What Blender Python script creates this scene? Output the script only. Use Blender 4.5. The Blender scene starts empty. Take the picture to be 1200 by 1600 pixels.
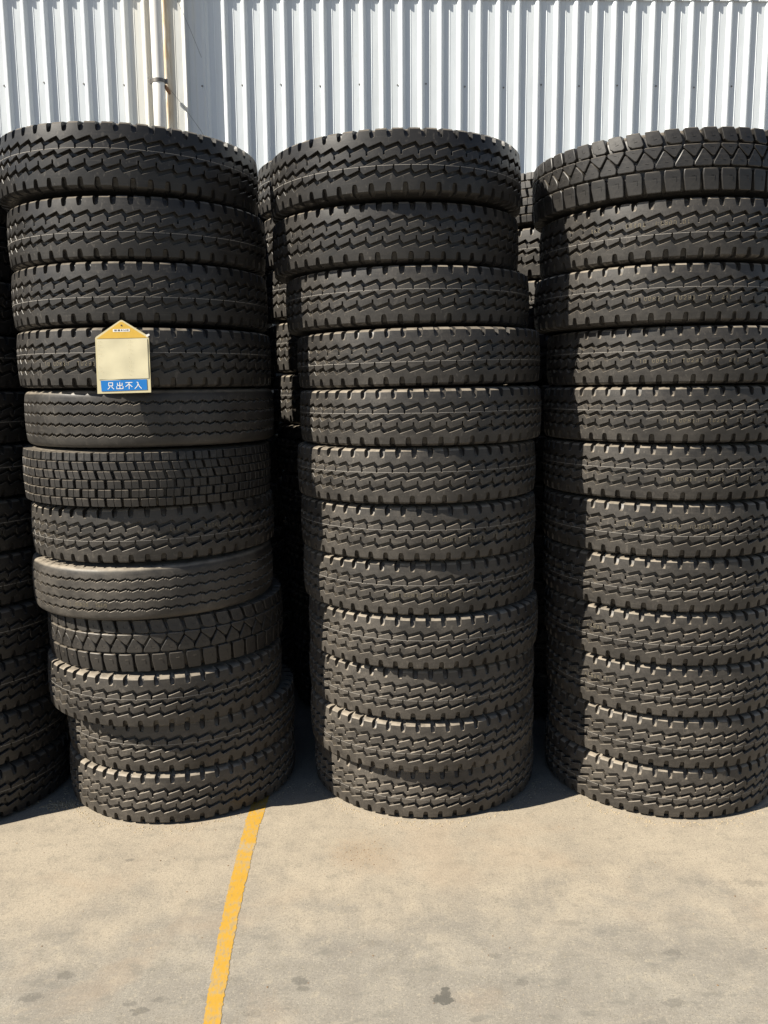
import bpy, bmesh, math, random
import numpy as np
from mathutils import Matrix, Vector

random.seed(7)
rng = np.random.default_rng(11)
PI = math.pi
R_ = math.radians
S = bpy.context.scene
COL = S.collection

# ------------------------------------------------------------------ camera
CAM_H = 1.84
cam_d = bpy.data.cameras.new('camera')
cam_d.sensor_fit = 'VERTICAL'
cam_d.sensor_height = 36.0
cam_d.lens = 36.0 * 1340.0 / 1600.0
cam_d.clip_start = 0.05
cam_d.clip_end = 2000.0
cam = bpy.data.objects.new('camera', cam_d)
COL.objects.link(cam)
cam.matrix_world = (Matrix.Translation((0, 0, CAM_H))
                    @ Matrix.Rotation(R_(90 - 8.4), 4, 'X')
                    @ Matrix.Rotation(R_(-0.47), 4, 'Z'))
S.camera = cam

# ------------------------------------------------------------------ light
SUN_EL = 41.5
SUN_AZ = 65.0           # degrees to the left of the direction wall -> camera
sun_dir = Vector((-math.sin(R_(SUN_AZ)) * math.cos(R_(SUN_EL)),
                  -math.cos(R_(SUN_AZ)) * math.cos(R_(SUN_EL)),
                  math.sin(R_(SUN_EL))))
world = bpy.data.worlds.new('World')
S.world = world
world.use_nodes = True
wn, wl = world.node_tree.nodes, world.node_tree.links
wn.clear()
wo = wn.new('ShaderNodeOutputWorld')
wb = wn.new('ShaderNodeBackground')
ws = wn.new('ShaderNodeTexSky')
ws.sky_type = 'NISHITA'
ws.sun_disc = False
ws.sun_elevation = R_(SUN_EL)
ws.sun_rotation = math.atan2(sun_dir.x, sun_dir.y)
ws.air_density = 0.8
ws.dust_density = 0.3
ws.ozone_density = 1.5
wb.inputs['Strength'].default_value = 0.05
wl.new(ws.outputs[0], wb.inputs['Color'])
wl.new(wb.outputs[0], wo.inputs['Surface'])

sun_d = bpy.data.lights.new('sun', 'SUN')
sun_d.energy = 5.0
sun_d.angle = R_(0.53)
sun_d.color = (1.0, 0.925, 0.80)
sun = bpy.data.objects.new('sun', sun_d)
COL.objects.link(sun)
sun.rotation_euler = sun_dir.to_track_quat('Z', 'Y').to_euler()
sun.location = sun_dir * 20

S.view_settings.view_transform = 'Standard'
S.view_settings.look = 'None'
S.view_settings.exposure = 0.90
S.view_settings.gamma = 1.0
S.view_settings.use_curve_mapping = False


# ------------------------------------------------------------------ node helper
class NT:
    def __init__(self, name):
        self.m = bpy.data.materials.new(name)
        self.m.use_nodes = True
        self.t = self.m.node_tree
        self.n, self.l = self.t.nodes, self.t.links
        self.b = self.n['Principled BSDF']
        self.co = None

    def coord(self, out='Object'):
        if self.co is None:
            self.co = self.n.new('ShaderNodeTexCoord')
        return self.co.outputs[out]

    def inp(self, sock, v):
        if isinstance(v, bpy.types.NodeSocket):
            self.l.new(v, sock)
        else:
            sock.default_value = v

    def math(self, op, a, b=0.0, c=0.0, clamp=False):
        n = self.n.new('ShaderNodeMath')
        n.operation = op
        n.use_clamp = clamp
        for i, v in enumerate((a, b, c)):
            self.inp(n.inputs[i], v)
        return n.outputs[0]

    def noise(self, vec, scale, detail=4, rough=0.55, dist=0.0):
        n = self.n.new('ShaderNodeTexNoise')
        self.inp(n.inputs['Vector'], vec)
        n.inputs['Scale'].default_value = scale
        n.inputs['Detail'].default_value = detail
        n.inputs['Roughness'].default_value = rough
        n.inputs['Distortion'].default_value = dist
        return n.outputs['Fac']

    def mapping(self, vec, scale=(1, 1, 1), loc=(0, 0, 0), rot=(0, 0, 0)):
        n = self.n.new('ShaderNodeMapping')
        self.inp(n.inputs['Vector'], vec)
        n.inputs['Scale'].default_value = scale
        n.inputs['Rotation'].default_value = rot
        self.inp(n.inputs['Location'], loc)
        return n.outputs[0]

    def ramp(self, f, lo, hi, a=0.0, b=1.0, smooth=True):
        n = self.n.new('ShaderNodeMapRange')
        n.interpolation_type = 'SMOOTHSTEP' if smooth else 'LINEAR'
        n.clamp = True
        self.inp(n.inputs['Value'], f)
        n.inputs['From Min'].default_value = lo
        n.inputs['From Max'].default_value = hi
        n.inputs['To Min'].default_value = a
        n.inputs['To Max'].default_value = b
        return n.outputs['Result']

    def mix(self, f, a, b, mode='MIX'):
        n = self.n.new('ShaderNodeMix')
        n.data_type = 'RGBA'
        n.blend_type = mode
        self.inp(n.inputs[0], f)
        for i, v in ((6, a), (7, b)):
            if not isinstance(v, bpy.types.NodeSocket) and len(v) == 3:
                v = (*v, 1)
            self.inp(n.inputs[i], v)
        return n.outputs[2]

    def sep(self, v):
        n = self.n.new('ShaderNodeSeparateXYZ')
        self.inp(n.inputs[0], v)
        return n.outputs

    def bump(self, h, strength, dist, normal=None):
        n = self.n.new('ShaderNodeBump')
        n.inputs['Strength'].default_value = strength
        n.inputs['Distance'].default_value = dist
        self.inp(n.inputs['Height'], h)
        if normal is not None:
            self.l.new(normal, n.inputs['Normal'])
        return n.outputs[0]

    def out(self, color=None, rough=None, normal=None, spec=None):
        if color is not None:
            self.inp(self.b.inputs['Base Color'], color if isinstance(color, bpy.types.NodeSocket) else (*color, 1))
        if rough is not None:
            self.inp(self.b.inputs['Roughness'], rough)
        if normal is not None:
            self.l.new(normal, self.b.inputs['Normal'])
        if spec is not None:
            self.inp(self.b.inputs['Specular IOR Level'], spec)
        return self.m


def rubber_material():
    t = NT('rubber')
    oi = t.n.new('ShaderNodeObjectInfo')
    sc = t.n.new('ShaderNodeSeparateColor')
    t.l.new(oi.outputs['Color'], sc.inputs[0])
    dust, seed, brown = sc.outputs[0], sc.outputs[1], sc.outputs[2]
    cx = t.n.new('ShaderNodeCombineXYZ')
    t.l.new(t.math('MULTIPLY', seed, 37.0), cx.inputs[0])
    t.l.new(t.math('MULTIPLY', seed, 91.0), cx.inputs[2])
    v = t.n.new('ShaderNodeVectorMath')
    t.l.new(t.coord(), v.inputs[0])
    t.l.new(cx.outputs[0], v.inputs[1])
    p = v.outputs[0]
    big = t.noise(p, 5.0, 5, 0.6)
    mid = t.noise(t.mapping(p, (1, 1, 2.5)), 22.0, 5, 0.65)
    fine = t.noise(p, 160.0, 3, 0.6)
    geo = t.n.new('ShaderNodeNewGeometry')
    nz = t.sep(geo.outputs['Normal'])[2]
    up = t.ramp(nz, 0.35, 0.78)                       # settled dust on ledges, made paler to paint in rim and chamfer highlights
    f = t.math('ADD', t.ramp(big, 0.32, 0.68, 0.45, 1.10), t.ramp(mid, 0.35, 0.72, -0.10, 0.32))
    f = t.math('MULTIPLY', f, t.math('MULTIPLY', dust, 1.15))
    f = t.math('MULTIPLY', f, t.ramp(fine, 0.2, 0.8, 0.75, 1.2), clamp=True)
    dcol = t.mix(brown, (0.178, 0.168, 0.154), (0.190, 0.165, 0.134))
    col = t.mix(f, (0.0110, 0.0109, 0.0114), dcol)
    ledge = t.math('MULTIPLY', up, t.ramp(mid, 0.3, 0.65, 0.45, 0.95))
    ledge = t.math('MULTIPLY', ledge, t.ramp(dust, 0.04, 0.20, 0.45, 1.0))
    col = t.mix(ledge, col, (0.31, 0.268, 0.212))
    # dry rain-splash spots and rub marks
    drop = t.noise(t.mapping(p, (1, 1, 0.6)), 75.0, 2, 0.4)
    col = t.mix(t.math('MULTIPLY', t.ramp(drop, 0.62, 0.70, 0.0, 0.22), t.ramp(big, 0.4, 0.6)), col, dcol)
    rub = t.noise(t.mapping(p, (1.5, 1.5, 40)), 5.0, 4, 0.6)
    col = t.mix(t.ramp(rub, 0.58, 0.72, 0.0, 0.12), col, dcol)
    rough = t.ramp(f, 0.0, 0.5, 0.40, 0.72)
    h = t.math('ADD', t.math('MULTIPLY', fine, 0.5), t.noise(p, 60.0, 4, 0.6))
    nrm = t.bump(h, 0.15, 0.0015)
    return t.out(col, rough, nrm, 0.40)


def simple(name, color, rough=0.6, var=0.15, scale=30.0, bump=0.0, metal=0.0, spec=0.4):
    t = NT(name)
    n = t.noise(t.coord(), scale, 5, 0.6)
    c = t.mix(n, tuple(x * (1 - var) for x in color), tuple(min(1, x * (1 + var)) for x in color))
    t.b.inputs['Metallic'].default_value = metal
    nr = t.bump(n, bump, 0.002) if bump else None
    return t.out(c, rough, nr, spec)


def concrete_material():
    t = NT('concrete')
    p = t.coord()
    xyz = t.sep(p)
    big = t.noise(p, 0.9, 6, 0.6, 0.4)
    mid = t.noise(p, 4.5, 7, 0.65, 0.3)
    blot = t.noise(p, 17.0, 6, 0.62)
    fine = t.noise(p, 90.0, 6, 0.75)
    grain = t.noise(p, 420.0, 3, 0.7)
    # sandy film swept against the tyre stacks, barer concrete in the lane in front
    lane = t.math('ADD', xyz[1], t.math('MULTIPLY', t.math('SUBTRACT', mid, 0.5), 1.3))
    lane = t.math('ADD', lane, t.math('MULTIPLY', t.math('SUBTRACT', big, 0.5), 1.2))
    sandy = t.ramp(lane, 2.35, 3.15)
    grey = t.mix(t.ramp(mid, 0.22, 0.78), (0.228, 0.210, 0.182), (0.335, 0.310, 0.262))
    sand = t.mix(t.ramp(mid, 0.22, 0.78), (0.332, 0.287, 0.225), (0.425, 0.366, 0.282))
    c = t.mix(sandy, grey, sand)
    c = t.mix(t.ramp(blot, 0.5, 0.72, 0, 0.5), c, (0.220, 0.201, 0.163))
    c = t.mix(t.ramp(blot, 0.46, 0.28, 0, 0.38), c, (0.471, 0.410, 0.304))
    c = t.mix(t.ramp(fine, 0.50, 0.66, 0.0, 0.55), c, (0.198, 0.179, 0.144))
    c = t.mix(t.ramp(fine, 0.46, 0.34, 0.0, 0.45), c, (0.502, 0.441, 0.327))
    speck = t.noise(p, 190.0, 2, 0.5)
    c = t.mix(t.ramp(speck, 0.61, 0.68, 0.0, 0.65), c, (0.12, 0.11, 0.09))
    c = t.mix(t.ramp(speck, 0.38, 0.31, 0.0, 0.5), c, (0.50, 0.46, 0.37))
    c = t.mix(t.ramp(grain, 0.45, 0.65, 0.0, 0.5), c, (0.167, 0.152, 0.125))
    # pinkish-brown clay film in soft cloudy patches
    clay = t.noise(t.mapping(p, loc=(3.1, 7.7, 0)), 1.7, 5, 0.6, 0.6)
    c = t.mix(t.ramp(clay, 0.50, 0.66, 0.0, 0.28), c, (0.342, 0.262, 0.186))
    # grey scuffed stains in the driving lane
    st = t.noise(t.mapping(p, (1, 1.7, 1), (1.3, 4.2, 0)), 7.5, 7, 0.62, 0.25)
    stm = t.math('MULTIPLY', t.ramp(st, 0.56, 0.66, 0.0, 0.55), t.ramp(lane, 3.1, 2.2))
    c = t.mix(stm, c, (0.175, 0.167, 0.144))

    # single spots where something dripped: (x, y, rx, ry, strength)
    wob = t.noise(p, 48.0, 5, 0.6)
    spots = [(0.166, 2.352, 0.033, 0.022, 0.8), (0.176, 2.383, 0.017, 0.022, 0.75), (-0.742, 2.313, 0.030, 0.018, 0.62),
             (-0.273, 2.44, 0.026, 0.020, 0.62), (-0.262, 2.402, 0.018, 0.013, 0.5), (-1.09, 2.375, 0.035, 0.02, 0.5),
             (-1.02, 2.475, 0.03, 0.02, 0.5), (0.416, 2.424, 0.022, 0.018, 0.42), (-0.78, 2.345, 0.022, 0.013, 0.45),
             (-0.70, 2.36, 0.020, 0.012, 0.42), (1.36, 2.95, 0.05, 0.02, 0.35), (-1.01, 3.14, 0.018, 0.012, 0.5),
             (0.93, 2.56, 0.03, 0.02, 0.4), (0.62, 2.72, 0.05, 0.02, 0.3), (0.35, 2.55, 0.022, 0.016, 0.4),
             (0.86, 2.33, 0.035, 0.02, 0.4), (-0.05, 2.62, 0.04, 0.018, 0.3), (-0.40, 2.30, 0.03, 0.016, 0.3)]
    tot = None
    for (x, y, rx, ry, s) in spots:
        dx = t.math('DIVIDE', t.math('SUBTRACT', xyz[0], x), rx)
        dy = t.math('DIVIDE', t.math('SUBTRACT', xyz[1], y), ry)
        d = t.math('ADD', t.math('MULTIPLY', dx, dx), t.math('MULTIPLY', dy, dy))
        d = t.math('ADD', d, t.math('MULTIPLY', t.math('SUBTRACT', wob, 0.5), 4.2))
        k = t.ramp(d, 1.25, 0.45 if s < 0.7 else 0.7, 0.0, s * (1.0 if s > 0.7 else 0.8))
        tot = k if tot is None else t.math('MAXIMUM', tot, k)
    c = t.mix(tot, c, (0.087, 0.085, 0.076))
    # rusty sand spilled beside the middle stack
    dx = t.math('DIVIDE', t.math('ADD', xyz[0], 0.10), 0.17)
    dy = t.math('DIVIDE', t.math('SUBTRACT', xyz[1], 3.19), 0.17)
    d = t.math('ADD', t.math('MULTIPLY', dx, dx), t.math('MULTIPLY', dy, dy))
    d = t.math('ADD', d, t.math('MULTIPLY', t.math('SUBTRACT', fine, 0.5), 5.0))
    c = t.mix(t.ramp(d, 0.9, -0.9, 0.0, 0.4), c, (0.274, 0.190, 0.110))
    h = t.math('ADD', t.math('MULTIPLY', fine, 0.7), t.math('ADD', t.math('MULTIPLY', grain, 0.35), blot))
    broom = t.noise(t.mapping(p, (140, 3, 1)), 1.0, 2, 0.5)
    h = t.math('ADD', h, t.math('MULTIPLY', broom, 0.22))
    return t.out(c, t.ramp(blot, 0.3, 0.7, 0.9, 0.72), t.bump(h, 0.4, 0.004), 0.25)


def yellow_paint_material():
    t = NT('yellow_paint')
    p = t.coord()
    mid = t.noise(p, 12.0, 6, 0.7)
    fine = t.noise(t.mapping(p, (1, 0.4, 1)), 85.0, 5, 0.7)
    c = t.mix(mid, (0.43, 0.245, 0.030), (0.54, 0.32, 0.05))
    worn = t.math('ADD', t.math('MULTIPLY', mid, 0.6), t.math('MULTIPLY', fine, 0.7))
    c = t.mix(t.ramp(worn, 0.61, 0.76, 0.0, 0.7), c, (0.33, 0.27, 0.165))
    c = t.mix(t.ramp(fine, 0.56, 0.70, 0.0, 0.5), c, (0.27, 0.175, 0.06))
    # paint scuffed away where tyres roll across it
    xyz = t.sep(p)
    band = t.math('ABSOLUTE', t.math('SUBTRACT', xyz[1], t.math('ADD', 3.19, t.math('MULTIPLY', mid, 0.08))))
    c = t.mix(t.math('MULTIPLY', t.ramp(band, 0.055, 0.0), t.ramp(fine, 0.38, 0.56, 0.1, 0.9)), c, (0.36, 0.30, 0.20))
    return t.out(c, 0.7, t.bump(fine, 0.3, 0.002), 0.3)


def wall_material(cream=0.0, name='painted_steel'):
    t = NT(name)
    p = t.coord()
    xyz = t.sep(p)
    streak = t.noise(t.mapping(p, (9, 9, 0.35)), 1.6, 6, 0.65)
    spots = t.noise(t.mapping(p, (1, 1, 0.3)), 26.0, 5, 0.65)
    c = t.mix(t.ramp(streak, 0.3, 0.75), (0.655, 0.705, 0.745), (0.600, 0.640, 0.665))
    c = t.mix(t.ramp(spots, 0.58, 0.8, 0.0, 0.35), c, (0.522, 0.503, 0.446))
    # cream staining that has run down beside the rain pipe
    d = t.math('ABSOLUTE', t.math('ADD', xyz[0], 1.43))
    d = t.math('ADD', d, t.math('MULTIPLY', t.math('SUBTRACT', streak, 0.5), 0.55))
    c = t.mix(t.ramp(d, 0.28, 0.02, 0.0, 0.5), c, (0.665, 0.594, 0.432))
    d2 = t.math('ABSOLUTE', t.math('ADD', xyz[0], 1.385))
    c = t.mix(t.math('MULTIPLY', t.ramp(d2, 0.05, 0.01), t.ramp(spots, 0.3, 0.6, 0.1, 0.7)), c, (0.475, 0.314, 0.133))
    can = t.noise(t.mapping(p, (2.2, 1, 0.8)), 1.8, 3, 0.5)
    nb = t.bump(can, 0.5, 0.02)
    return t.out(c, 0.42, t.bump(spots, 0.06, 0.003, nb), 0.45)


MAT = dict(
    rubber=rubber_material(),
    concrete=concrete_material(),
    yellow=yellow_paint_material(),
    wall=wall_material(),
    pvc=simple('grey_white_pvc', (0.74, 0.73, 0.70), 0.4, 0.06, 8.0),
    steel=simple('dull_steel', (0.16, 0.15, 0.14), 0.5, 0.25, 60.0, metal=0.6),
    rust=simple('rusty_steel', (0.16, 0.075, 0.03), 0.85, 0.4, 80.0, 0.3),
    screw=simple('screw_washer', (0.17, 0.165, 0.16), 0.6, 0.3, 80.0),
    wire=simple('wire', (0.08, 0.08, 0.08), 0.6, 0.2, 50.0),
    print=simple('yellowed_marking_ink', (0.165, 0.142, 0.095), 0.8, 0.45, 70.0),
    line=simple('pale_marking_ink', (0.34, 0.32, 0.29), 0.8, 0.35, 40.0),
    sleeve=simple('yellowed_plastic', (0.56, 0.50, 0.31), 0.35, 0.06, 30.0),
    card=simple('cream_card', (0.59, 0.54, 0.37), 0.32, 0.10, 22.0),
    gold=simple('yellow_card', (0.58, 0.37, 0.06), 0.4, 0.15, 30.0),
    blue=simple('blue_label', (0.012, 0.16, 0.48), 0.4, 0.1, 40.0),
    white=simple('white_print', (0.70, 0.70, 0.68), 0.5, 0.03, 40.0),
    ink=simple('dark_ink', (0.05, 0.05, 0.06), 0.6, 0.2, 60.0),
    fadedink=simple('faded_ink', (0.42, 0.37, 0.22), 0.6, 0.2, 60.0),
    brown=simple('brown_grit', (0.20, 0.125, 0.065), 0.9, 0.5, 60.0),
    grit=simple('sand_grit', (0.40, 0.325, 0.215), 0.9, 0.35, 25.0),
)


# ------------------------------------------------------------------ object helpers
def mesh_from(name, verts, faces, mat, sharp=None):
    me = bpy.data.meshes.new(name)
    me.from_pydata([tuple(map(float, v)) for v in verts], [], faces)
    me.materials.append(MAT[mat])
    if sharp is not None:
        me.polygons.foreach_set('use_smooth', [True] * len(me.polygons))
        me.set_sharp_from_angle(angle=R_(sharp))
    me.update()
    return me


def link(name, me, parent=None, loc=(0, 0, 0), rot=(0, 0, 0)):
    o = bpy.data.objects.new(name, me)
    COL.objects.link(o)
    o.parent = parent
    o.location = loc
    o.rotation_euler = rot
    return o


def thing(name, label, cat, loc=(0, 0, 0), rot=(0, 0, 0), group=None):
    o = link(name, None, None, loc, rot)
    o.empty_display_size = 0.1
    o['label'] = label
    o['category'] = cat
    if group:
        o['group'] = group
    return o


def box(verts, faces, x0, x1, y0, y1, z0, z1):
    b = len(verts)
    verts += [(x0, y0, z0), (x1, y0, z0), (x1, y1, z0), (x0, y1, z0), (x0, y0, z1), (x1, y0, z1), (x1, y1, z1), (x0, y1, z1)]
    faces += [tuple(b + i for i in f) for f in ((0, 3, 2, 1), (4, 5, 6, 7), (0, 1, 5, 4), (1, 2, 6, 5), (2, 3, 7, 6), (3, 0, 4, 7))]


def tube_mesh(name, pts, rad, mat, seg=20, rings=None):
    """tube along points (list of Vector), capped"""
    V, F = [], []
    pts = [Vector(p) for p in pts]
    n = len(pts)
    for i, p in enumerate(pts):
        d = (pts[min(i + 1, n - 1)] - pts[max(i - 1, 0)]).normalized()
        a = d.cross(Vector((0, 1, 0.13))).normalized()
        b = d.cross(a).normalized()
        r = rad[i] if isinstance(rad, (list, tuple)) else rad
        for k in range(seg):
            t = 2 * PI * k / seg
            V.append(p + (a * math.cos(t) + b * math.sin(t)) * r)
    for i in range(n - 1):
        for k in range(seg):
            k2 = (k + 1) % seg
            F.append((i * seg + k, i * seg + k2, (i + 1) * seg + k2, (i + 1) * seg + k))
    F.append(tuple(reversed(range(seg))))
    F.append(tuple((n - 1) * seg + k for k in range(seg)))
    me = mesh_from(name, V, F, mat, 40)
    bm = bmesh.new()
    bm.from_mesh(me)
    bmesh.ops.recalc_face_normals(bm, faces=bm.faces)
    bm.to_mesh(me)
    bm.free()
    return me


# ------------------------------------------------------------------ setting: ground and line
gv = []
gf = []
xs = [-300, -60, -12, -4, 4, 12, 60, 300]
for y in xs:
    for x in xs:
        gv.append((x, y, 0))
for j in range(7):
    for i in range(7):
        gf.append((j * 8 + i, j * 8 + i + 1, j * 8 + i + 9, j * 8 + i + 8))
ground = link('ground', mesh_from('ground', gv, gf, 'concrete'))
ground['kind'] = 'structure'
ground['label'] = 'sunlit stained beige concrete yard'

lv, lf = [], []
ctr = [(-3.0, -0.40, 0.055), (0.0, -0.45, 0.055), (1.6, -0.495, 0.055), (2.26, -0.516, 0.056), (2.64, -0.544, 0.060), (2.89, -0.557, 0.064),
       (3.40, -0.570, 0.072), (3.56, -0.566, 0.076), (4.6, -0.585, 0.078), (5.4, -0.60, 0.08)]
ys = np.concatenate([np.linspace(-3, 1.6, 24, endpoint=False), np.arange(1.6, 5.4, 0.009)])
cx = np.interp(ys, [c[0] for c in ctr], [c[1] for c in ctr])
cw = np.interp(ys, [c[0] for c in ctr], [c[2] for c in ctr]) * 0.90
for i, y in enumerate(ys):
    a = rng.normal(0, 0.0014) - (abs(rng.normal(0, 0.006)) if rng.random() < 0.035 else 0) * -1 + 0.0009 * math.sin(y * 23)
    b = rng.normal(0, 0.0014) - (abs(rng.normal(0, 0.006)) if rng.random() < 0.035 else 0) + 0.0009 * math.sin(y * 31 + 1)
    lv += [(cx[i] - cw[i] / 2 + a, y, 0.0012), (cx[i] + cw[i] / 2 + b, y, 0.0012)]
    if i:
        lf.append((2 * i - 2, 2 * i - 1, 2 * i + 1, 2 * i))
pl = link('painted_line', mesh_from('painted_line', lv, lf, 'yellow'))
pl['kind'] = 'structure'
pl['label'] = 'worn yellow line painted on the concrete'

# ------------------------------------------------------------------ corrugated wall
WALL_Y = 5.87
WALL_YAW = R_(2.0)
PITCH, RIB = 0.125, 0.0205
wall = thing('corrugated_wall', 'white corrugated steel wall behind the tire stacks', 'wall', (0.018, WALL_Y, 0), (0, 0, WALL_YAW))
prof = [(0.0, RIB), (0.018, 0.0), (0.050, 0.0), (0.0525, 0.0022), (0.055, 0.0), (0.098, 0.0), (0.118, RIB)]


def sheet_mesh(n_rib, z0, z1, y_off):
    line = []
    for k in range(n_rib):
        for (x, h) in prof:
            line.append((k * PITCH + x, -h + y_off))
    line.append((n_rib * PITCH - 0.0004, -RIB + y_off))
    V, F = [], []
    m = len(line)
    for z in (z0, z1):
        for (x, y) in line:
            V.append((x, y, z))
    for z in (z0, z1):
        for (x, y) in line:
            V.append((x, y + 0.0012, z))
    for i in range(m - 1):
        F.append((i, i + 1, m + i + 1, m + i))
        F.append((2 * m + i + 1, 2 * m + i, 3 * m + i, 3 * m + i + 1))
        F.append((i + 1, i, 2 * m + i, 2 * m + i + 1))
        F.append((m + i, m + i + 1, 3 * m + i + 1, 3 * m + i))
    F.append((0, m, 3 * m, 2 * m))
    F.append((m - 1, 3 * m - 1, 4 * m - 1, 2 * m - 1))
    return V, F


N_RIB = 6
LAP_Z = 4.268
for i in range(-10, 11):
    x0 = (i * N_RIB + 1) * PITCH
    for (z0, z1, off) in ((0.02, LAP_Z + 0.12, 0.0), (LAP_Z, 6.2, -0.012)):
        V, F = sheet_mesh(N_RIB, z0, z1, off - (0.0008 if i % 2 else 0.0))
        V = [(x + x0, y, z) for (x, y, z) in V]
        link('sheet', mesh_from('sheet', V, F, 'wall'), wall)
# flashing along the top
V, F = [], []
box(V, F, -7.4, 8.2, -0.06, 0.02, 6.2, 6.34)
link('top_flashing', mesh_from('top_flashing', V, F, 'wall'), wall)
# screws, every second rib, one girt row in view
SV, SF = [], []
seg = 8
for (rad, y) in ((0.0056, 0.0), (0.0056, -0.0015), (0.0038, -0.002), (0.0036, -0.0050)):
    for k in range(seg):
        SV.append((rad * math.cos(2 * PI * k / seg), y, rad * math.sin(2 * PI * k / seg)))
for j in range(3):
    for k in range(seg):
        k2 = (k + 1) % seg
        SF.append((j * seg + k, j * seg + k2, (j + 1) * seg + k2, (j + 1) * seg + k))
SF.append(tuple(3 * seg + k for k in range(seg)))
screw_me = mesh_from('screw', SV, SF, 'screw')
for i in range(-22, 22):
    x = i * 2 * PITCH
    x += 0.094 if x < 0.06 else 0.150 - PITCH + 0.0
    jit = (random.uniform(-0.004, 0.004), random.uniform(-0.014, 0.014))
    link('screw', screw_me, wall, (x + jit[0], -0.0025, 3.752 + jit[1]))

# ------------------------------------------------------------------ rain pipe
pipe_x, pipe_y = -1.385, 5.695
pipe = thing('rain_pipe', 'white plastic rain pipe running down the corrugated wall', 'pipe', (pipe_x, pipe_y, 0))
link('pipe', tube_mesh('pipe', [(0, 0, 0.0), (0, 0, 3.66), (0, 0, 6.1)], 0.0365, 'pvc', 32), pipe)
link('socket', tube_mesh('socket', [(0, 0, 3.40), (0, 0, 3.405), (0, 0, 3.72), (0, 0, 3.725)], [0.0375, 0.0392, 0.0392, 0.0375], 'pvc', 32), pipe)
cl = link('clamp', tube_mesh('clamp', [(0, 0, 3.718), (0, 0, 3.740)], 0.0425, 'steel', 32), pipe)
V, F = [], []
box(V, F, 0.030, 0.056, -0.008, 0.008, 3.716, 3.742)
link('clamp_lug', mesh_from('clamp_lug', V, F, 'steel'), cl)
V, F = [], []
box(V, F, -0.056, -0.030, -0.008, 0.008, 3.716, 3.742)
link('clamp_lug', mesh_from('clamp_lug', V, F, 'steel'), cl)
V, F = [], []
box(V, F, 0.036, 0.048, -0.010, 0.10, 3.684, 3.706)
link('bracket', mesh_from('bracket', V, F, 'rust'), pipe)
# thin wire strung from the pipe bracket
wr = link('loose_wire', tube_mesh('loose_wire', [(-1.33, 5.70, 3.70), (-1.25, 5.745, 3.60), (-1.15, 5.775, 3.46), (-1.06, 5.79, 3.30), (-1.0, 5.79, 3.16)], 0.0010, 'wire', 6))
wr['label'] = 'thin loose wire sagging from the rain pipe bracket'
wr['category'] = 'wire'
wr2 = link('loose_wire', tube_mesh('loose_wire', [(-1.36, 5.66, 4.42), (-1.27, 5.745, 4.24), (-1.2, 5.775, 4.08), (-1.13, 5.785, 3.9)], 0.0010, 'wire', 6))
wr2['label'] = 'thin wire slanting across the wall above the pipe clamp'
wr2['category'] = 'wire'

# ------------------------------------------------------------------ tire geometry
RAD = 0.525
HALF = 0.1145
NZ = 52
GD = 0.0200             # groove depth
G1, AMP = 0.043, 0.0078
GW1, GW2 = 0.0078, 0.0073
DS = 0.036              # side step of the edges that keeps the groove equally wide on both slopes
PK = 0.78
ROT2 = 0.46             # phase of the mirrored lower half, in periods


def crown(v):
    return RAD - 0.006 * (np.abs(v) / 0.1) ** 2.2


def zig(s, low, pk=PK):
    x = np.mod(np.asarray(s, float) - low, 1.0)
    return np.where(x < pk, -1 + 2 * x / pk, 1 - 2 * (x - pk) / (1 - pk))


def offset_curve(s, v, T, d):
    """offset a periodic polyline (s in periods, one period) sideways by d (+ = up)"""
    n = len(s)
    u = np.asarray(s) * T
    pu = np.concatenate([[u[-1] - T], u, [u[0] + T]])
    pv = np.concatenate([[v[-1]], v, [v[0]]])
    du, dv = np.diff(pu), np.diff(pv)
    L = np.hypot(du, dv) + 1e-12
    nx, ny = -dv / L, du / L
    ax, ay = nx[:-1] + nx[1:], ny[:-1] + ny[1:]
    q = np.hypot(ax, ay) + 1e-9
    ax, ay = ax / q, ay / q
    cosv = np.clip(ax * nx[1:] + ay * ny[1:], 0.6, 1)
    return (u + ax * d / cosv) / T, v + ay * d / cosv


def ring_mesh(name, rows, N, mat, sharp=28):
    """rows: list of (s[], v[], r[]) for one period; wrapped N times into a closed band"""
    nr, nc = len(rows), len(rows[0][0])
    s = np.array([r[0] for r in rows])
    v = np.array([r[1] for r in rows])
    r = np.array([r[2] for r in rows])
    V = np.zeros((nr, N * nc, 3))
    for k in range(N):
        th = (k + s) / N * 2 * PI
        V[:, k * nc:(k + 1) * nc, 0] = r * np.cos(th)
        V[:, k * nc:(k + 1) * nc, 1] = r * np.sin(th)
        V[:, k * nc:(k + 1) * nc, 2] = v
    M = N * nc
    idx = np.arange(nr * M).reshape(nr, M)
    a = idx[:-1]
    b = np.roll(idx, -1, axis=1)[:-1]
    c = np.roll(idx, -1, axis=1)[1:]
    d = idx[1:]
    F = np.stack([a, b, c, d], -1).reshape(-1, 4)
    return mesh_from(name, V.reshape(-1, 3), F.tolist(), mat, sharp)


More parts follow.
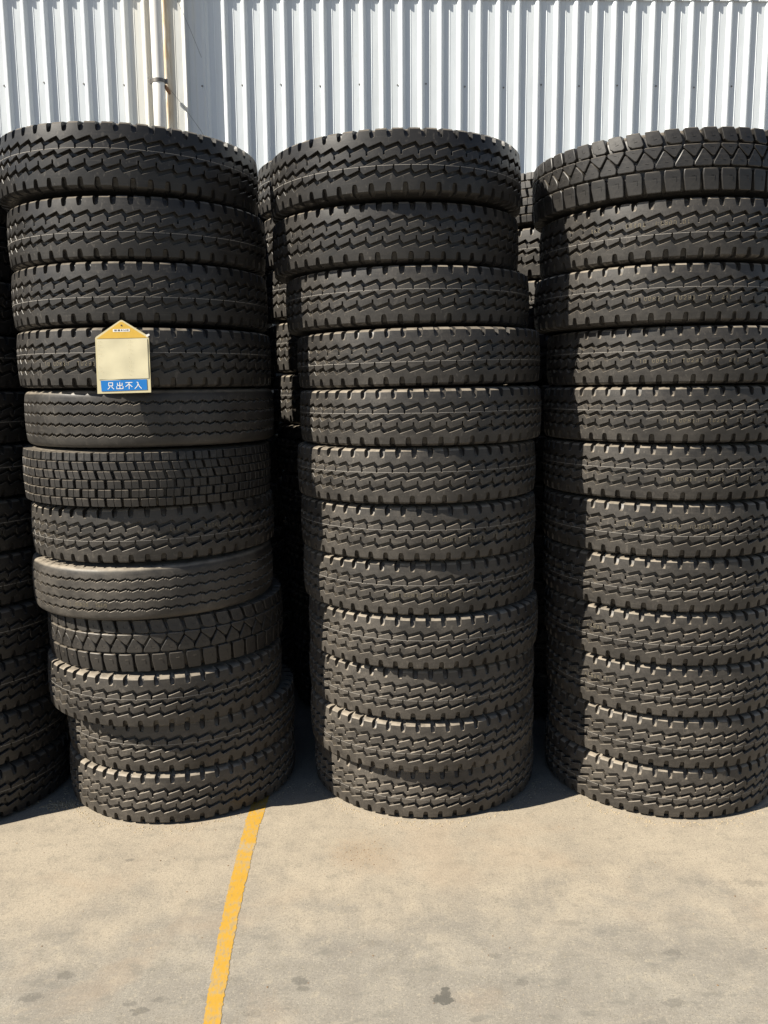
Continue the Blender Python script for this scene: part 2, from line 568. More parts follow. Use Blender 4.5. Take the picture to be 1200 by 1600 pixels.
def zig_shoulder():
    T = 2 * PI * RAD / NZ
    s0, W = 0.30, 0.186
    # (v, half width, pocket depth, radius drop beyond the crown, axial share)
    spec = [(0.0635, 0.03, 0, 0), (0.0725, 0.060, 0, 0), (0.0742, 0.115, 0.0080, 0), (0.080, 0.152, 0.0130, 0),
            (0.091, 0.176, 0.0170, 0), (0.0985, W, 0.0195, 0.0), (0.1042, W, 0.0190, 0.0055), (0.1068, W * .96, 0.0150, 0.0130),
            (0.1092, W * .8, 0.0060, 0.0300), (0.1098, W * .6, 0.0, 0.0450)]

    def cols(w):
        e = min(0.024, w * 0.4)
        return np.array([DS, 0.080, s0 - w, s0 - w + e, s0, s0 + w - e, s0 + w, 0.56, 0.69, PK + DS, 0.92])
    s = cols(0.03)
    ed = G1 + AMP * zig(s, DS) + GW1
    rows = [(s, ed + 0.0042, np.full(len(s), RAD - GD)), (s, ed, crown(ed) - 0.0012)]
    so, vo = offset_curve(s, ed, T, 0.0012)
    rows.append((so, vo, crown(vo)))
    for (v, w, dep, drop) in spec:
        c = cols(w)
        vv = np.full(len(c), v)
        rr = np.full(len(c), float(crown(min(v, 0.101))) - drop)
        pocket = np.zeros(len(c))
        pocket[3:6] = dep
        if drop > 0:
            rr -= pocket * 0.75
            vv -= pocket * 0.65
        else:
            rr -= pocket
        rows.append((c, vv, rr))
    return ring_mesh('shoulder_rib', rows, NZ, 'rubber')


NOTCH = (-0.086, 0.010)
NOTCH_D = 0.0110


def mid_edges(s):
    s = np.asarray(s, float)
    up = G1 + AMP * zig(s, -DS) - GW1
    x = np.mod(s + 0.5, 1) - 0.5
    inn = (x > NOTCH[0] + 0.004) & (x < NOTCH[1] - 0.004)
    up = np.where(inn, G1 - AMP - GW1 - NOTCH_D, up)
    lo = AMP * zig(s, -0.16 + DS) + GW2
    return lo, up


def zig_mid():
    T = 2 * PI * RAD / NZ
    s = np.array([NOTCH[0] - 0.004, NOTCH[0] + 0.006, -0.040, NOTCH[1] - 0.006, NOTCH[1] + 0.004, 0.18, 0.34, 0.5, PK - 0.16 + DS, 0.70, PK - DS, 0.80, 1.0 - 0.16 + DS])
    lo, up = mid_edges(s)
    rows = [(s, lo + 0.0036, np.full(len(s), RAD - GD)), (s, lo, crown(lo) - 0.0012)]
    a = offset_curve(s, lo, T, 0.0012)
    b = offset_curve(s, up, T, -0.0012)
    m = 0.5 * (a[1] + b[1])
    rows += [(a[0], a[1], crown(a[1])), (0.5 * (a[0] + b[0]), m, crown(m)), (b[0], b[1], crown(b[1]))]
    rows += [(s, up, crown(up) - 0.0012), (s, up - 0.0036, np.full(len(s), RAD - GD))]
    return ring_mesh('center_rib', rows, NZ, 'rubber')


# fine-ribbed highway tread
NS = 68
SG = (0.0605, 0.0205)
SGW, SAMP = 0.0046, 0.0050
S_COL = np.array([0.0, 0.2, 0.4, 0.58, 0.64, 0.80, 0.86, 0.95])
S_PAT = np.array([-1.0, -0.35, 0.35, 1.0, -0.05, 0.5, -0.35, -0.15])


def s_zig(shift):
    return np.interp(np.mod(S_COL - shift, 1), np.append(S_COL, 1.0), np.append(S_PAT, -1.0))


def highway_rib(lo_c, up_c, name, flip=False):
    T = 2 * PI * RAD / NS
    s = S_COL
    pat = S_PAT * SAMP
    if flip:                                           # for the copy turned upside down
        s = np.concatenate([[0.0], 1.0 - S_COL[:0:-1]])
        pat = -np.concatenate([[S_PAT[0]], S_PAT[:0:-1]]) * SAMP
    GDs = 0.0192
    rows = []
    lo = None if lo_c is None else lo_c + pat + SGW
    up = None if up_c is None else up_c + pat - SGW
    rows += [(s, lo - 0.001, np.full(len(s), RAD - GDs)), (s, lo, crown(lo) - 0.001)]
    a = offset_curve(s, lo, T, 0.0010)
    rows.append((a[0], a[1], crown(a[1])))
    if up is not None:
        b = offset_curve(s, up, T, -0.0010)
        rows += [(b[0], b[1], crown(b[1])), (s, up, crown(up) - 0.001), (s, up + 0.001, np.full(len(s), RAD - GDs))]
    else:
        for (v, drop) in ((0.082, 0.0), (0.092, 0.001), (0.0985, 0.0035), (0.1035, 0.008), (0.1065, 0.0145)):
            rows.append((s, np.full(len(s), v), np.full(len(s), float(crown(min(v, 0.101))) - drop)))
        # short sipes cut into the rounded shoulder
        for (v, drop) in ((0.1078, 0.0185), (0.1088, 0.026), (0.1094, 0.034), (0.1098, 0.046)):
            d = np.zeros(len(s))
            if v < 0.109:
                d[4] = 0.006
            rows.append((s, np.full(len(s), v) - d * 0.6, np.full(len(s), float(crown(0.101)) - drop) - d))
    return ring_mesh(name, rows, NS, 'rubber')


def casing_mesh():
    half = [(RAD - 0.0195, 0.0), (RAD - 0.0198, 0.045), (RAD - 0.0225, 0.086), (RAD - 0.030, 0.099), (RAD - 0.046, 0.1070),
            (0.455, 0.1110), (0.435, 0.1136), (0.412, 0.1145), (0.380, 0.1138), (0.372, 0.1148), (0.366, 0.1130), (0.34, 0.1090),
            (0.305, 0.1000), (0.282, 0.0915), (0.276, 0.0930), (0.268, 0.0900), (0.257, 0.0840), (0.254, 0.074), (0.256, 0.062),
            (0.272, 0.060), (0.310, 0.080), (0.40, 0.0985), (0.465, 0.092), (0.482, 0.068), (0.489, 0.0)]
    prof2 = [(r, -v) for (r, v) in reversed(half)] + [(r, v) for (r, v) in half[1:]]
    # order: start inside bottom ... -> outer -> top -> inside
    seg = 160
    V, F = [], []
    for (r, v) in prof2[:-1]:
        for k in range(seg):
            t = 2 * PI * k / seg
            V.append((r * math.cos(t), r * math.sin(t), v))
    m = len(prof2) - 1
    for j in range(m):
        j2 = (j + 1) % m
        for k in range(seg):
            k2 = (k + 1) % seg
            F.append((j * seg + k, j * seg + k2, j2 * seg + k2, j2 * seg + k))
    return mesh_from('casing', V, F, 'rubber', 35)


def block_mesh(name, polys, depth=0.015, base_drop=0.030, cham=0.0017, marks=()):
    """raised tread blocks: polys are convex outlines in metres (u along the tread, v across)"""
    V, F = [], []

    def put(u, v, r):
        th = u / RAD
        V.append((r * math.cos(th), r * math.sin(th), v))
        return len(V) - 1
    for poly in polys:
        P = np.array(poly, float)
        n = len(P)
        c = P.mean(0)
        # subdivide long edges so that the block follows the drum
        Q = []
        for i in range(n):
            a, b = P[i], P[(i + 1) % n]
            k = max(1, int(abs(b[0] - a[0]) / 0.014))
            for j in range(k):
                Q.append(a + (b - a) * j / k)
        Q = np.array(Q)
        n = len(Q)
        e = np.roll(Q, -1, 0) - Q
        nl = np.stack([-e[:, 1], e[:, 0]], 1)
        nl /= np.linalg.norm(nl, axis=1)[:, None] + 1e-12
        nv = nl + np.roll(nl, 1, 0)
        nv /= np.linalg.norm(nv, axis=1)[:, None] + 1e-12
        cs = np.clip((nv * nl).sum(1), 0.55, 1)
        I = Q + nv * (cham / cs)[:, None]
        O = Q - nv * 0.0012
        rings = []
        for (pts, dr) in ((O, None), (Q, 0.0016), (I, 0.0)):
            ring = []
            for (u, v) in pts:
                rr = RAD - base_drop if dr is None else float(crown(v)) - dr
                ring.append(put(u, v, rr))
            rings.append(ring)
        for a, b in ((rings[0], rings[1]), (rings[1], rings[2])):
            for i in range(n):
                j = (i + 1) % n
                F.append((a[i], a[j], b[j], b[i]))
        cc = put(c[0], c[1], float(crown(c[1])))
        for i in range(n):
            F.append((rings[2][i], rings[2][(i + 1) % n], cc))
    for seg in marks:                                  # small moulded bars on the block face
        (u0, v0), (u1, v1) = seg
        d = np.array([u1 - u0, v1 - v0])
        L = np.linalg.norm(d)
        q = np.array([-d[1], d[0]]) / L * 0.0011
        base = []
        for (u, v) in ((u0 - q[0], v0 - q[1]), (u1 - q[0], v1 - q[1]), (u1 + q[0], v1 + q[1]), (u0 + q[0], v0 + q[1])):
            base.append((u, v))
        lo = [put(u, v, float(crown(v)) - 0.003) for (u, v) in base]
        hi = [put(u, v, float(crown(v)) + 0.0011) for (u, v) in base]
        for i in range(4):
            j = (i + 1) % 4
            F.append((lo[i], lo[j], hi[j], hi[i]))
        F.append(tuple(hi))
    me = mesh_from(name, V, F, 'rubber', 25)
    bm = bmesh.new()
    bm.from_mesh(me)
    bmesh.ops.recalc_face_normals(bm, faces=bm.faces)
    bm.to_mesh(me)
    bm.free()
    return me


# six-row block tread
NB = 50


def drive_blocks():
    T = 2 * PI * RAD / NB
    vs = [0.1065, 0.0705, 0.0355, 0.0, -0.0355, -0.0705, -0.1065]
    # where each lateral groove sits and how it slants (shift of the lower edge)
    shift = [(0.0, 0.02), (0.55, 0.66), (0.22, 0.35), (-0.19, -0.17), (0.22, 0.20), (-0.29, -0.27)]
    out = []
    for i in range(6):
        vt, vb = vs[i] - 0.0026, vs[i + 1] + 0.0026
        st, sb = shift[i][0] * T, shift[i][1] * T
        gap = 0.0130 if 0 < i < 5 else 0.0105
        W = T - gap
        sip = 0.0011
        m = W / 2
        k = 0.0022
        left = [(sb, vb + k), (sb + k, vb), (sb + m - sip / 2, vb), (st + m - sip / 2, vt), (st + k, vt), (st, vt - k)]
        right = [(sb + m + sip / 2, vb), (sb + W - k, vb), (sb + W, vb + k), (st + W, vt - k), (st + W - k, vt), (st + m + sip / 2, vt)]
        out.append(block_mesh('tread_block', [left, right], 0.014, 0.030 if 0 < i < 5 else 0.040, 0.0012))
    return out


NL = 48


def lug_blocks():
    mm = 0.001
    P = [
        [(0, 102), (3, 106), (49, 106), (53, 100), (65, 66), (64, 60), (57, 55), (26, 55), (9, 64)],
        [(-1, 46), (2, 50), (59, 50), (63, 46), (62, 40), (43, 11), (39, 8), (33, 10), (1, 38)],
        [(65.5, 31), (69, 33), (73, 31), (97, 7), (103.5, -8), (102.5, -20), (98, -25), (44, -25), (38.5, -20), (39.5, -12), (52, 8)],
        [(2, -36), (5, -33), (52, -33), (56, -36), (60, -46), (61, -100), (58, -106), (11, -106), (8, -102), (1, -60)]]
    marks = [
        [((28, 86), (31, 75)), ((31, 75), (42, 77))],
        [((24, 40), (36, 40)), ((36, 40), (42, 33))],
        [((66, 6), (72, -4)), ((72, -4), (82, -6))],
        [((28, -56), (42, -56)), ((42, -56), (43, -72))]]
    out = []
    for i in range(4):
        poly = [(u * mm, v * mm) for (u, v) in reversed(P[i])]
        mk = [((a[0] * mm, a[1] * mm), (b[0] * mm, b[1] * mm)) for (a, b) in marks[i]]
        # make outlines counter-clockwise
        A = sum(poly[k][0] * poly[(k + 1) % len(poly)][1] - poly[(k + 1) % len(poly)][0] * poly[k][1] for k in range(len(poly)))
        if A < 0:
            poly = poly[::-1]
        out.append(block_mesh('lug_block', [poly], 0.017, 0.030 if i in (1, 2) else 0.042, 0.0024, mk))
    return out


# printed size marking, stroke letters laid on the rib that carries it
GLYPH = {
    '0': [[(1, 0), (3, 0), (4, 1), (4, 6), (3, 7), (1, 7), (0, 6), (0, 1), (1, 0)]],
    '1': [[(0.8, 5.5), (2, 7), (2, 0)], [(0.8, 0), (3.2, 0)]],
    '2': [[(0, 6), (1, 7), (3, 7), (4, 6), (4, 4.5), (0, 0), (4, 0)]],
    '3': [[(0, 7), (4, 7), (2, 4), (3, 4), (4, 3), (4, 1), (3, 0), (0, 0)]],
    '6': [[(4, 6.4), (3, 7), (1, 7), (0, 6), (0, 1), (1, 0), (3, 0), (4, 1), (4, 3), (3, 4), (0, 4)]],
    '7': [[(0, 7), (4, 7), (1.4, 0)]],
    '8': [[(1, 4), (0, 5), (0, 6), (1, 7), (3, 7), (4, 6), (4, 5), (3, 4), (1, 4), (0, 3), (0, 1), (1, 0), (3, 0), (4, 1), (4, 3), (3, 4)]],
    '9': [[(0, 0.6), (1, 0), (3, 0), (4, 1), (4, 6), (3, 7), (1, 7), (0, 6), (0, 4), (1, 3), (4, 3)]],
    'R': [[(0, 0), (0, 7), (3, 7), (4, 6), (4, 4.6), (3, 3.6), (0, 3.6)], [(1.8, 3.6), (4, 0)]],
    'T': [[(0, 7), (4, 7)], [(2, 7), (2, 0)]],
    'D': [[(0, 0), (0, 7), (2.6, 7), (4, 5.6), (4, 1.4), (2.6, 0), (0, 0)]],
    '.': [[(1.6, 0), (2.2, 0)]],
}


def on_mid_lower(s, v):
    lo, up = mid_edges(np.array([ROT2 - s]))
    return lo[0] + 0.0018 < -v < up[0] - 0.0018


def marking_mesh(text, vc, hgt, adv, cull=True, stroke=0.0017):
    V, F = [], []
    sc = hgt / 7.0
    x = -adv * len(text) / 2
    for ch in text:
        for line in GLYPH.get(ch, []):
            for (a, b) in zip(line[:-1], line[1:]):
                p = np.array([x + a[0] * sc, vc + (a[1] - 3.5) * sc])
                q = np.array([x + b[0] * sc, vc + (b[1] - 3.5) * sc])
                L = np.linalg.norm(q - p)
                n = max(1, int(L / 0.002))
                d = (q - p) / L
                w = np.array([-d[1], d[0]]) * stroke / 2
                for i in range(n):
                    a2 = p + (q - p) * i / n - d * 0.0003
                    b2 = p + (q - p) * (i + 1) / n + d * 0.0003
                    c2 = (a2 + b2) / 2
                    if random.random() < 0.22:
                        continue
                    if cull and not on_mid_lower(c2[0] / (2 * PI * RAD) * NZ, c2[1]):
                        continue
                    base = len(V)
                    for (u, v) in (a2 - w, b2 - w, b2 + w, a2 + w):
                        th = u / RAD
                        r = float(crown(v)) + 0.0005
                        V.append((r * math.cos(th), r * math.sin(th), v))
                    F.append((base, base + 1, base + 2, base + 3))
        x += adv
    return mesh_from('size_marking', V, F, 'print')


def line_mesh():
    V, F = [], []
    seg = NZ * 24
    v0, w = 0.0182, 0.0006
    for k in range(seg):
        s = k / 24.0 + 0.5 / 24
        lo, up = mid_edges(np.array([s]))
        if not (lo[0] + 0.0012 < v0 < up[0] - 0.0012) or random.random() < 0.008:
            continue
        b = len(V)
        r = float(crown(v0)) + 0.0005
        for (q, v) in ((k, v0 - w), (k + 1, v0 - w), (k + 1, v0 + w), (k, v0 + w)):
            th = q / seg * 2 * PI
            V.append((r * math.cos(th), r * math.sin(th), v))
        F.append((b, b + 1, b + 2, b + 3))
    return mesh_from('paint_line', V, F, 'line')


M_CASING = casing_mesh()
M_SHOULDER = zig_shoulder()
M_MID = zig_mid()
M_LINE = line_mesh()
M_TEXT = marking_mesh('10.00R20  TD296  77  281', -0.0205, 0.0132, 0.0158)
M_TEXT_H = marking_mesh('11.00R20  3608', -0.040, 0.013, 0.0135, cull=False)
M_H_SH = highway_rib(SG[0], None, 'shoulder_rib')
M_H_MID = highway_rib(SG[1], SG[0], 'center_rib')
M_H_SH2 = highway_rib(SG[0], None, 'shoulder_rib', True)
M_H_MID2 = highway_rib(SG[1], SG[0], 'center_rib', True)
M_H_CTR = highway_rib(-SG[1], SG[1], 'center_rib')
M_DRIVE = drive_blocks()
M_LUG = lug_blocks()


def make_tire(kind, label, loc, rz, tilt=(0, 0), dust=0.15, brown=0.3, line=0, text=None, scale=None, group=None, text_mesh=None):
    """tire lying flat; loc is the middle of its footprint"""
    e = thing('truck_tire', label, 'tire', loc, (tilt[0], tilt[1], 0), group)
    if scale:
        e.scale = scale
    seed = random.random()
    parts = []
    c = (0, 0, HALF)

    def add(name, me, rot, kind_=None):
        o = link(name, me, e, c, rot)
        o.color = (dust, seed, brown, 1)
        parts.append(o)
        return o
    add('casing', M_CASING, (0, 0, rz))
    if kind == 'zig':
        ph = ROT2 / NZ * 2 * PI
        add('shoulder_rib', M_SHOULDER, (0, 0, rz))
        add('center_rib', M_MID, (0, 0, rz))
        add('center_rib', M_MID, (PI, 0, rz + ph))
        add('shoulder_rib', M_SHOULDER, (PI, 0, rz + ph))
        if line == 1:
            add('paint_line', M_LINE, (0, 0, rz))
        elif line == -1:
            add('paint_line', M_LINE, (PI, 0, rz + ph))
        if text:
            if line == -1:
                add('size_marking', M_TEXT, (PI, 0, rz + ph))
            else:
                add('size_marking', M_TEXT, (0, 0, rz))
    elif kind == 'highway':
        add('shoulder_rib', M_H_SH, (0, 0, rz))
        add('center_rib', M_H_MID, (0, 0, rz))
        add('center_rib', M_H_CTR, (0, 0, rz))
        add('center_rib', M_H_MID2, (PI, 0, rz))
        add('shoulder_rib', M_H_SH2, (PI, 0, rz))
        if text:
            add('size_marking', M_TEXT_H, (0, 0, rz))
    elif kind == 'drive':
        for row in range(6):
            for k in range(NB):
                add('tread_block', M_DRIVE[row], (0, 0, rz + k * 2 * PI / NB))
    elif kind == 'lug':
        for row in range(4):
            for k in range(NL):
                add('lug_block', M_LUG[row], (0, 0, rz + k * 2 * PI / NL))
    return e


ORD = ['bottom', 'second', 'third', 'fourth', 'fifth', 'sixth', 'seventh', 'eighth', 'ninth', 'tenth', 'eleventh', 'twelfth']
LOOK = {'zig': 'zigzag-ribbed', 'highway': 'fine-grooved', 'drive': 'small-block', 'lug': 'chunky-lug'}


def label_for(kind, k, n, stack, extra=''):
    pos = 'topmost' if k == n - 1 else ('bottom one' if k == 0 else ORD[k] + ' from the ground')
    return ('%s black tire, %s of %s%s' % (LOOK[kind], pos, stack, extra))


PITCH_Z = 0.2292


def place_stack(xs, ys, kinds, stack, lines, texts, group, dusts, tilts=None, zoff=0.0, pitch=PITCH_Z, scale=None, rots=None, thick=None):
    n = len(xs)
    zc = zoff
    for k in range(n):
        z = zc
        th = thick[k] if thick else 1.0
        zc += pitch * th
        t = tilts[k] if tilts else (random.uniform(-0.4, 0.4), random.uniform(-0.4, 0.4))
        if k == 0:
            t = (0, 0)
        rz = random.uniform(0, 2 * PI)
        if rots and rots[k] is not None:
            rz = rots[k]
        make_tire(kinds[k], label_for(kinds[k], k, n, stack), (xs[k], ys[k], z), rz,
                  (R_(t[0]), R_(t[1])), dusts[k], min(1.0, 0.95 - 0.05 * k), lines[k], texts[k], scale or (1, 1, th), group)


def face_angle(x, y, px, d=3.4):
    """turn of a tire standing at x, y that brings its marking to the bearing px (x/y slope seen from the camera)"""
    # point on the tread circle whose bearing from the camera is px
    best = None
    for i in range(-88, 89):
        t = R_(-90 + i)
        X, Y = x + RAD * math.cos(t), y + RAD * math.sin(t)
        e = abs(X / Y - px)
        if best is None or e < best[0]:
            best = (e, t)
    return best[1]


def bearing(pix):
    return (pix - 600) / 1340.0 * 1.0


YS = [3.93 - 0.16 * k / 11 for k in range(12)]

# stack that carries the tag
AX = [-0.965, -0.961, -1.012, -1.000, -1.035, -1.025, -1.030, -1.010, -1.013, -1.023, -1.026, -1.050]
AY = [3.925, 3.93, 3.86, 3.875, 3.83, 3.83, 3.79, 3.80, 3.77, 3.785, 3.79, 3.775]
AK = ['zig', 'zig', 'zig', 'lug', 'highway', 'zig', 'drive', 'highway', 'zig', 'zig', 'zig', 'zig']
AL = [0, 1, 1, 0, 0, -1, 0, 0, 1, -1, -1, 1]
AT = [0, 0, 0, 0, 1, 1, 0, 0, 1, 0, 0, 0]
AR = [None] * 12
AR[4] = face_angle(AX[4], AY[4], bearing(122))
AR[5] = face_angle(AX[5], AY[5], bearing(330)) - ROT2 / NZ * 2 * PI
AR[8] = face_angle(AX[8], AY[8], bearing(140))
AD = [0.26, 0.24, 0.20, 0.13, 0.26, 0.16, 0.10, 0.15, 0.12, 0.10, 0.09, 0.06]
ATI = [(0, 0), (0.2, -0.3), (0.6, 0.5), (0, -0.9), (0.5, -0.9), (-0.2, -0.8), (0.1, 0.2), (0, -0.2), (0.2, 0.1), (-0.3, -0.4), (0.3, -0.3), (-0.4, 0.9)]
place_stack(AX, AY, AK, 'the stack bearing the yellow tag', AL, AT, 'truck tires in the front row of stacks', AD, ATI, rots=AR, thick=[1] * 7 + [1.01, 1.02, 1.04, 1.05, 1.09])

# stack in the middle
BX = [0.182, 0.171, 0.169, 0.175, 0.156, 0.152, 0.145, 0.163, 0.157, 0.110, 0.060, 0.061]
BY = [3.95, 3.90, 3.90, 3.86, 3.86, 3.835, 3.81, 3.795, 3.805, 3.83, 3.82, 3.775]
BK = ['zig'] * 12
BL = [-1, -1, -1, 1, 1, 1, 1, 1, -1, 1, 0, -1]
BT = [0, 0, 0, 0, 1, 1, 0, 0, 0, 0, 0, 0]
BR = [None] * 12
BR[4] = face_angle(BX[4], BY[4], bearing(690))
BR[5] = face_angle(BX[5], BY[5], bearing(745))
BD = [0.30, 0.28, 0.26, 0.24, 0.24, 0.22, 0.20, 0.19, 0.15, 0.15, 0.10, 0.07]
BTI = [(0, 0), (0.2, 0), (0.1, 0.3), (-0.2, 0), (0, -0.2), (0.2, -0.1), (0, -0.5), (0.2, -0.6), (0.1, -1.1), (-0.3, -0.8), (0.1, -1.0), (-0.5, -1.3)]
place_stack(BX, BY, BK, 'the stack between the tagged and lug-topped stacks', BL, BT, 'truck tires in the front row of stacks', BD, BTI, rots=BR, thick=[1] * 11 + [1.07])

# stack topped by the chunky tire
CX = [1.300, 1.305, 1.290, 1.276, 1.263, 1.256, 1.249, 1.245, 1.252, 1.190, 1.208, 1.172]
CY = YS
CK = ['zig'] * 11 + ['lug']
CL = [-1, -1, -1, -1, -1, -1, 1, 1, 1, 1, -1, 0]
CT = [0, 0, 1, 1, 1, 1, 1, 1, 1, 1, 1, 0]
CR = [None] * 12
for k, px in ((2, 905), (3, 905), (4, 860), (5, 1055), (6, 1120), (7, 1120), (8, 1075), (9, 1060), (10, 985)):
    CR[k] = face_angle(CX[k], CY[k], bearing(px)) - (ROT2 / NZ * 2 * PI if CL[k] == -1 else 0)
CD = [0.24, 0.22, 0.20, 0.18, 0.17, 0.16, 0.16, 0.16, 0.15, 0.16, 0.15, 0.10]
CTI = [(0, 0), (0.1, 0.2), (0, 0.1), (0.2, 0), (0.1, 0), (0.3, -0.1), (0, 0), (0.1, -0.2), (0.2, -0.5), (0.1, -0.6), (0, -1.0), (-0.4, -1.6)]
place_stack(CX, CY, CK, 'the stack topped by a chunky-lug tire', CL, CT, 'truck tires in the front row of stacks', CD, CTI, rots=CR, thick=[1] * 11 + [1.03])

# shaded neighbour of the tagged stack
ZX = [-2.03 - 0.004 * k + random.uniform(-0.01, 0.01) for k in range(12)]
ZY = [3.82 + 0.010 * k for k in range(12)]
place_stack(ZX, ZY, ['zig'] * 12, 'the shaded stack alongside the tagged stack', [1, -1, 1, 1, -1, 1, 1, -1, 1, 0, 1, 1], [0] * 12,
            'truck tires in the front row of stacks', [0.05] * 12)  # dust kept low to darken the rubber itself, painting in this stack's shade

# second row, larger tires, nearer the wall
BIG = (1.067, 1.067, 1.19)


def big_stack(x, y, lean, n, stack, kinds, tall=1.19):
    place_stack([x - lean * k for k in range(n)], [y - 0.008 * k for k in range(n)], kinds, stack, [1] * n, [0] * n,
                'larger truck tires in the row by the wall', [0.22 - 0.008 * k for k in range(n)], pitch=PITCH_Z * tall, scale=(BIG[0], BIG[1], tall))


big_stack(0.02, 5.03, 0.014, 11, 'the wall-side stack between tagged and middle stacks', ['zig'] * 11)
big_stack(1.12, 5.03, 0.006, 11, 'the wall-side stack behind the lug-topped stack', ['zig'] * 10 + ['drive'], 1.15)
big_stack(-2.28, 5.02, 0.004, 10, 'the wall-side stack behind the shaded stack', ['zig'] * 10)
big_stack(2.26, 5.10, 0.006, 10, 'the wall-side stack beyond the lug-topped stack', ['zig'] * 10)
big_stack(-1.10, 5.10, 0.012, 11, 'the wall-side stack behind the tagged stack', ['zig'] * 11, 1.13)

# ------------------------------------------------------------------ hanging tag
tag = thing('hanging_tag', 'yellow and cream tag with blue label hung on a tire tread', 'tag', (-0.9595, 3.212, 1.8195), (R_(-6.0), R_(-1.0), R_(2.0)))


def plate(name, poly, y, thick, mat, parent, loc=(0, 0, 0)):
    V = [(x, y, z) for (x, z) in poly] + [(x, y + thick, z) for (x, z) in poly]
    n = len(poly)
    F = [tuple(range(n)), tuple(range(2 * n - 1, n - 1, -1))] + [((i + 1) % n, i, n + i, n + (i + 1) % n) for i in range(n)]
    me = mesh_from(name, V, F, mat)
    bm = bmesh.new()
    bm.from_mesh(me)
    bmesh.ops.recalc_face_normals(bm, faces=bm.faces)
    bm.to_mesh(me)
    bm.free()
    return link(name, me, parent, loc)


W2, HB, HT = 0.0985, 0.206, 0.269
plate('sleeve', [(-W2, 0), (W2, 0), (W2, HB - 0.002), (W2 - 0.003, HB + 0.003), (0.006, HT - 0.002), (0, HT), (-0.006, HT - 0.002), (-W2 + 0.003, HB + 0.003), (-W2, HB - 0.002)], 0.0, 0.0025, 'sleeve', tag)
plate('header', [(-W2 + 0.006, HB - 0.004), (W2 - 0.006, HB - 0.004), (0.004, HT - 0.007), (-0.004, HT - 0.007)], -0.0012, 0.0010, 'gold', tag)
# slightly wavy card behind the clear sleeve
nx, nz = 16, 20
cv, cf = [], []
for j in range(nz + 1):
    for i in range(nx + 1):
        x = -W2 + 0.006 + (2 * W2 - 0.012) * i / nx
        z = 0.052 + (HB - 0.058) * j / nz
        y = -0.0016 - 0.0007 * math.sin(x * 55 + z * 21) - 0.0006 * math.sin(z * 60 - x * 30) - 0.0013 * math.exp(-((x - 0.002) ** 2 / 0.0007 + (z - 0.085) ** 2 / 0.002))
        cv.append((x, y, z))
for j in range(nz):
    for i in range(nx):
        a = j * (nx + 1) + i
        cf.append((a, a + 1, a + nx + 2, a + nx + 1))
link('card', mesh_from('card', cv, cf, 'card', 60), tag)
lab = plate('blue_label', [(-W2 + 0.016, 0.008), (W2 - 0.013, 0.010), (W2 - 0.014, 0.0485), (-W2 + 0.014, 0.0475)], -0.0016, 0.0014, 'blue', tag)
CJK = [  # four characters as brush strokes on a 100 grid
    [[(24, 92), (76, 92), (76, 50), (24, 50), (24, 92)], [(40, 38), (30, 20), (12, 4)], [(62, 38), (74, 20), (90, 4)]],
    [[(50, 97), (50, 6)], [(19, 84), (19, 53), (81, 53), (81, 84)], [(9, 38), (9, 6), (91, 6), (91, 38)]],
    [[(7, 90), (93, 90)], [(60, 90), (40, 60), (7, 34)], [(52, 70), (52, 2)], [(60, 60), (92, 30)]],
    [[(36, 93), (52, 86), (48, 60), (34, 30), (7, 4)], [(51, 72), (66, 34), (94, 4)]]]
tv, tf = [], []
CH, AD_ = 0.0265, 0.0335
for ci, strokes in enumerate(CJK):
    ox = -0.062 + ci * AD_
    for line in strokes:
        for (a, b) in zip(line[:-1], line[1:]):
            p = np.array([ox + a[0] / 100 * CH * 1.05, 0.0145 + a[1] / 100 * CH])
            q = np.array([ox + b[0] / 100 * CH * 1.05, 0.0145 + b[1] / 100 * CH])
            d = (q - p) / np.linalg.norm(q - p)
            w = np.array([-d[1], d[0]]) * 0.00135
            p, q = p - d * 0.0009, q + d * 0.0009
            base = len(tv)
            yy = -0.0020 - 0.00006 * (len(tf) % 7)
            for (x, z) in (p - w, q - w, q + w, p + w):
                tv.append((x, yy, z))
            tf.append((base, base + 1, base + 2, base + 3))
lt = link('lettering', mesh_from('lettering', tv, tf, 'white'), lab)
st = plate('sticker', [(-0.032, 0.2255), (0.030, 0.2255), (0.030, 0.2355), (-0.032, 0.2355)], -0.0018, 0.0005, 'white', tag)
pv, pf = [], []
for (x, w, h, z) in ((-0.026, 0.004, 0.006, 0.228), (-0.021, 0.0015, 0.006, 0.228), (-0.018, 0.0015, 0.006, 0.228), (-0.013, 0.007, 0.0062, 0.2278),
                     (-0.002, 0.005, 0.005, 0.2285), (0.007, 0.0015, 0.006, 0.228), (0.010, 0.0015, 0.004, 0.228), (0.014, 0.0014, 0.006, 0.228),
                     (0.0175, 0.0014, 0.006, 0.228), (0.021, 0.004, 0.006, 0.228)):
    b = len(pv)
    pv += [(x, -0.0021, z), (x + w, -0.0021, z), (x + w, -0.0021, z + h), (x, -0.0021, z + h)]
    pf.append((b, b + 1, b + 2, b + 3))
link('print', mesh_from('print', pv, pf, 'ink'), st)
pv, pf = [], []
for i in range(9):                                    # faded ruled marks down the card
    for (x, w) in ((-0.086, 0.0022), (-0.079, 0.0022), (0.024, 0.002), (0.031, 0.002)):
        if random.random() < 0.25:
            continue
        z = 0.066 + i * 0.0155
        b = len(pv)
        pv += [(x, -0.0042, z), (x + w, -0.0042, z), (x + w, -0.0042, z + 0.0022), (x, -0.0042, z + 0.0022)]
        pf.append((b, b + 1, b + 2, b + 3))
link('faded_marks', mesh_from('faded_marks', pv, pf, 'fadedink'), tag)
link('eyelet', tube_mesh('eyelet', [(0, -0.0016, HT - 0.020), (0, -0.0024, HT - 0.020)], 0.0028, 'ink', 10), tag)
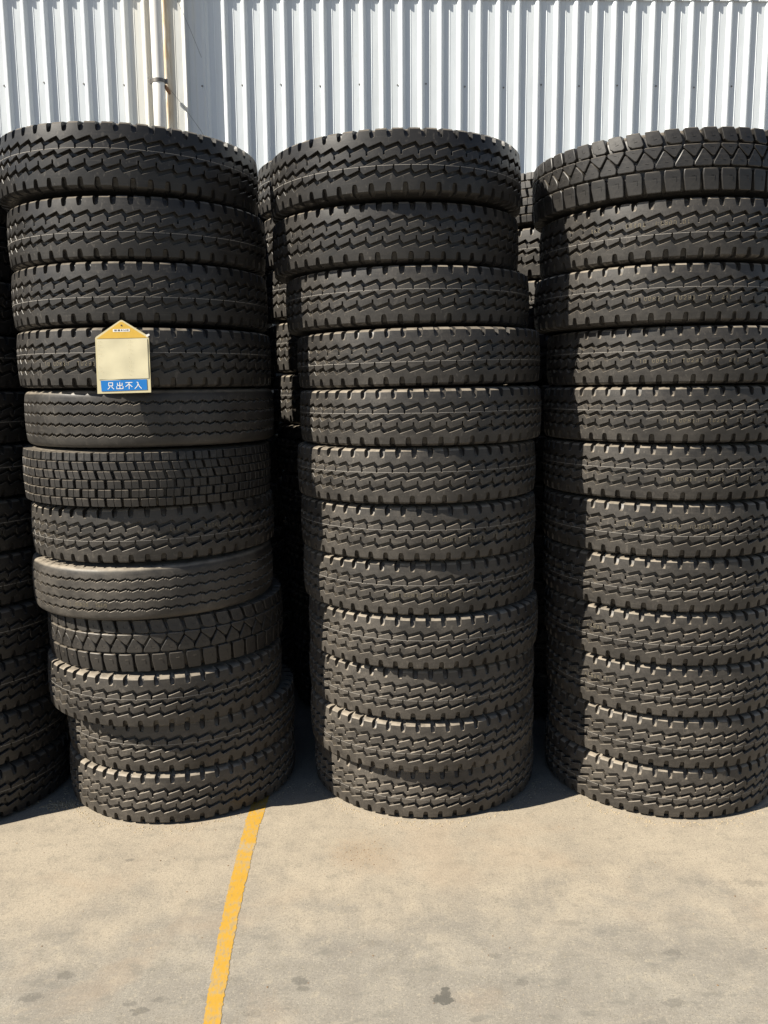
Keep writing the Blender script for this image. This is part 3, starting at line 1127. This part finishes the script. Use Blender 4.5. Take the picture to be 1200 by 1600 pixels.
link('hook', tube_mesh('hook', [(0, -0.003, HT - 0.020), (0.001, 0.012, HT - 0.016), (0.001, 0.035, HT - 0.018), (0.001, 0.05, HT - 0.02)], 0.0016, 'steel', 8), tag)
plate('corner_clip', [(W2 - 0.006, HB - 0.002), (W2 + 0.004, HB + 0.004), (W2 + 0.002, HB + 0.010), (W2 - 0.010, HB + 0.006)], -0.003, 0.002, 'white', tag)

# ------------------------------------------------------------------ grit and crumbs on the concrete
base_v, base_f = [], []
bm = bmesh.new()
bmesh.ops.create_icosphere(bm, subdivisions=1, radius=1.0)
ico_v = np.array([v.co[:] for v in bm.verts])
ico_f = [tuple(v.index for v in f.verts) for f in bm.faces]
bm.free()


def crumb_cloud(name, pts, mat, label):
    V, F = [], []
    for (x, y, s) in pts:
        b = len(V)
        sc = np.array([s * random.uniform(0.7, 1.4), s * random.uniform(0.7, 1.4), s * random.uniform(0.35, 0.7)])
        a = random.uniform(0, PI)
        jit = 1 + rng.normal(0, 0.16, (len(ico_v), 1))
        P = ico_v * jit * sc
        ca, sa = math.cos(a), math.sin(a)
        P = np.stack([P[:, 0] * ca - P[:, 1] * sa + x, P[:, 0] * sa + P[:, 1] * ca + y, P[:, 2] + sc[2] * 0.35], 1)
        V += P.tolist()
        F += [tuple(b + i for i in f) for f in ico_f]
    o = link(name, mesh_from(name, V, F, mat))
    o['kind'] = 'stuff'
    o['label'] = label
    o['category'] = 'grit'
    return o


pts = []
for (cx_, cy_) in ((AX[0], AY[0]), (BX[0], BY[0]), (CX[0], CY[0])):
    for _ in range(420):
        t = R_(random.uniform(-165, -15))
        r = RAD + 0.004 + abs(random.gauss(0, 0.028))
        pts.append((cx_ + r * math.cos(t), cy_ + r * math.sin(t), random.uniform(0.0010, 0.0036)))
for _ in range(260):
    pts.append((-1.44 + random.gauss(0, 0.045), 3.60 + random.gauss(0, 0.02), random.uniform(0.001, 0.006)))
for _ in range(380):
    pts.append((random.uniform(-2.4, 2.4), random.uniform(1.9, 3.6), random.uniform(0.0008, 0.0022)))
crumb_cloud('sand_grit', pts, 'grit', 'pale sand grit gathered along the tire bases')
pts = []
for _ in range(150):
    g = random.gauss(0, 0.05)
    pts.append((-0.11 + g + random.gauss(0, 0.04), 3.19 + g * 0.9 + random.gauss(0, 0.05), random.uniform(0.0006, 0.0020)))
for _ in range(70):
    pts.append((random.uniform(-1.6, 1.7), random.uniform(2.2, 3.55), random.uniform(0.001, 0.0032)))
crumb_cloud('rusty_grit', pts, 'brown', 'scattered rust-brown grit on the concrete')
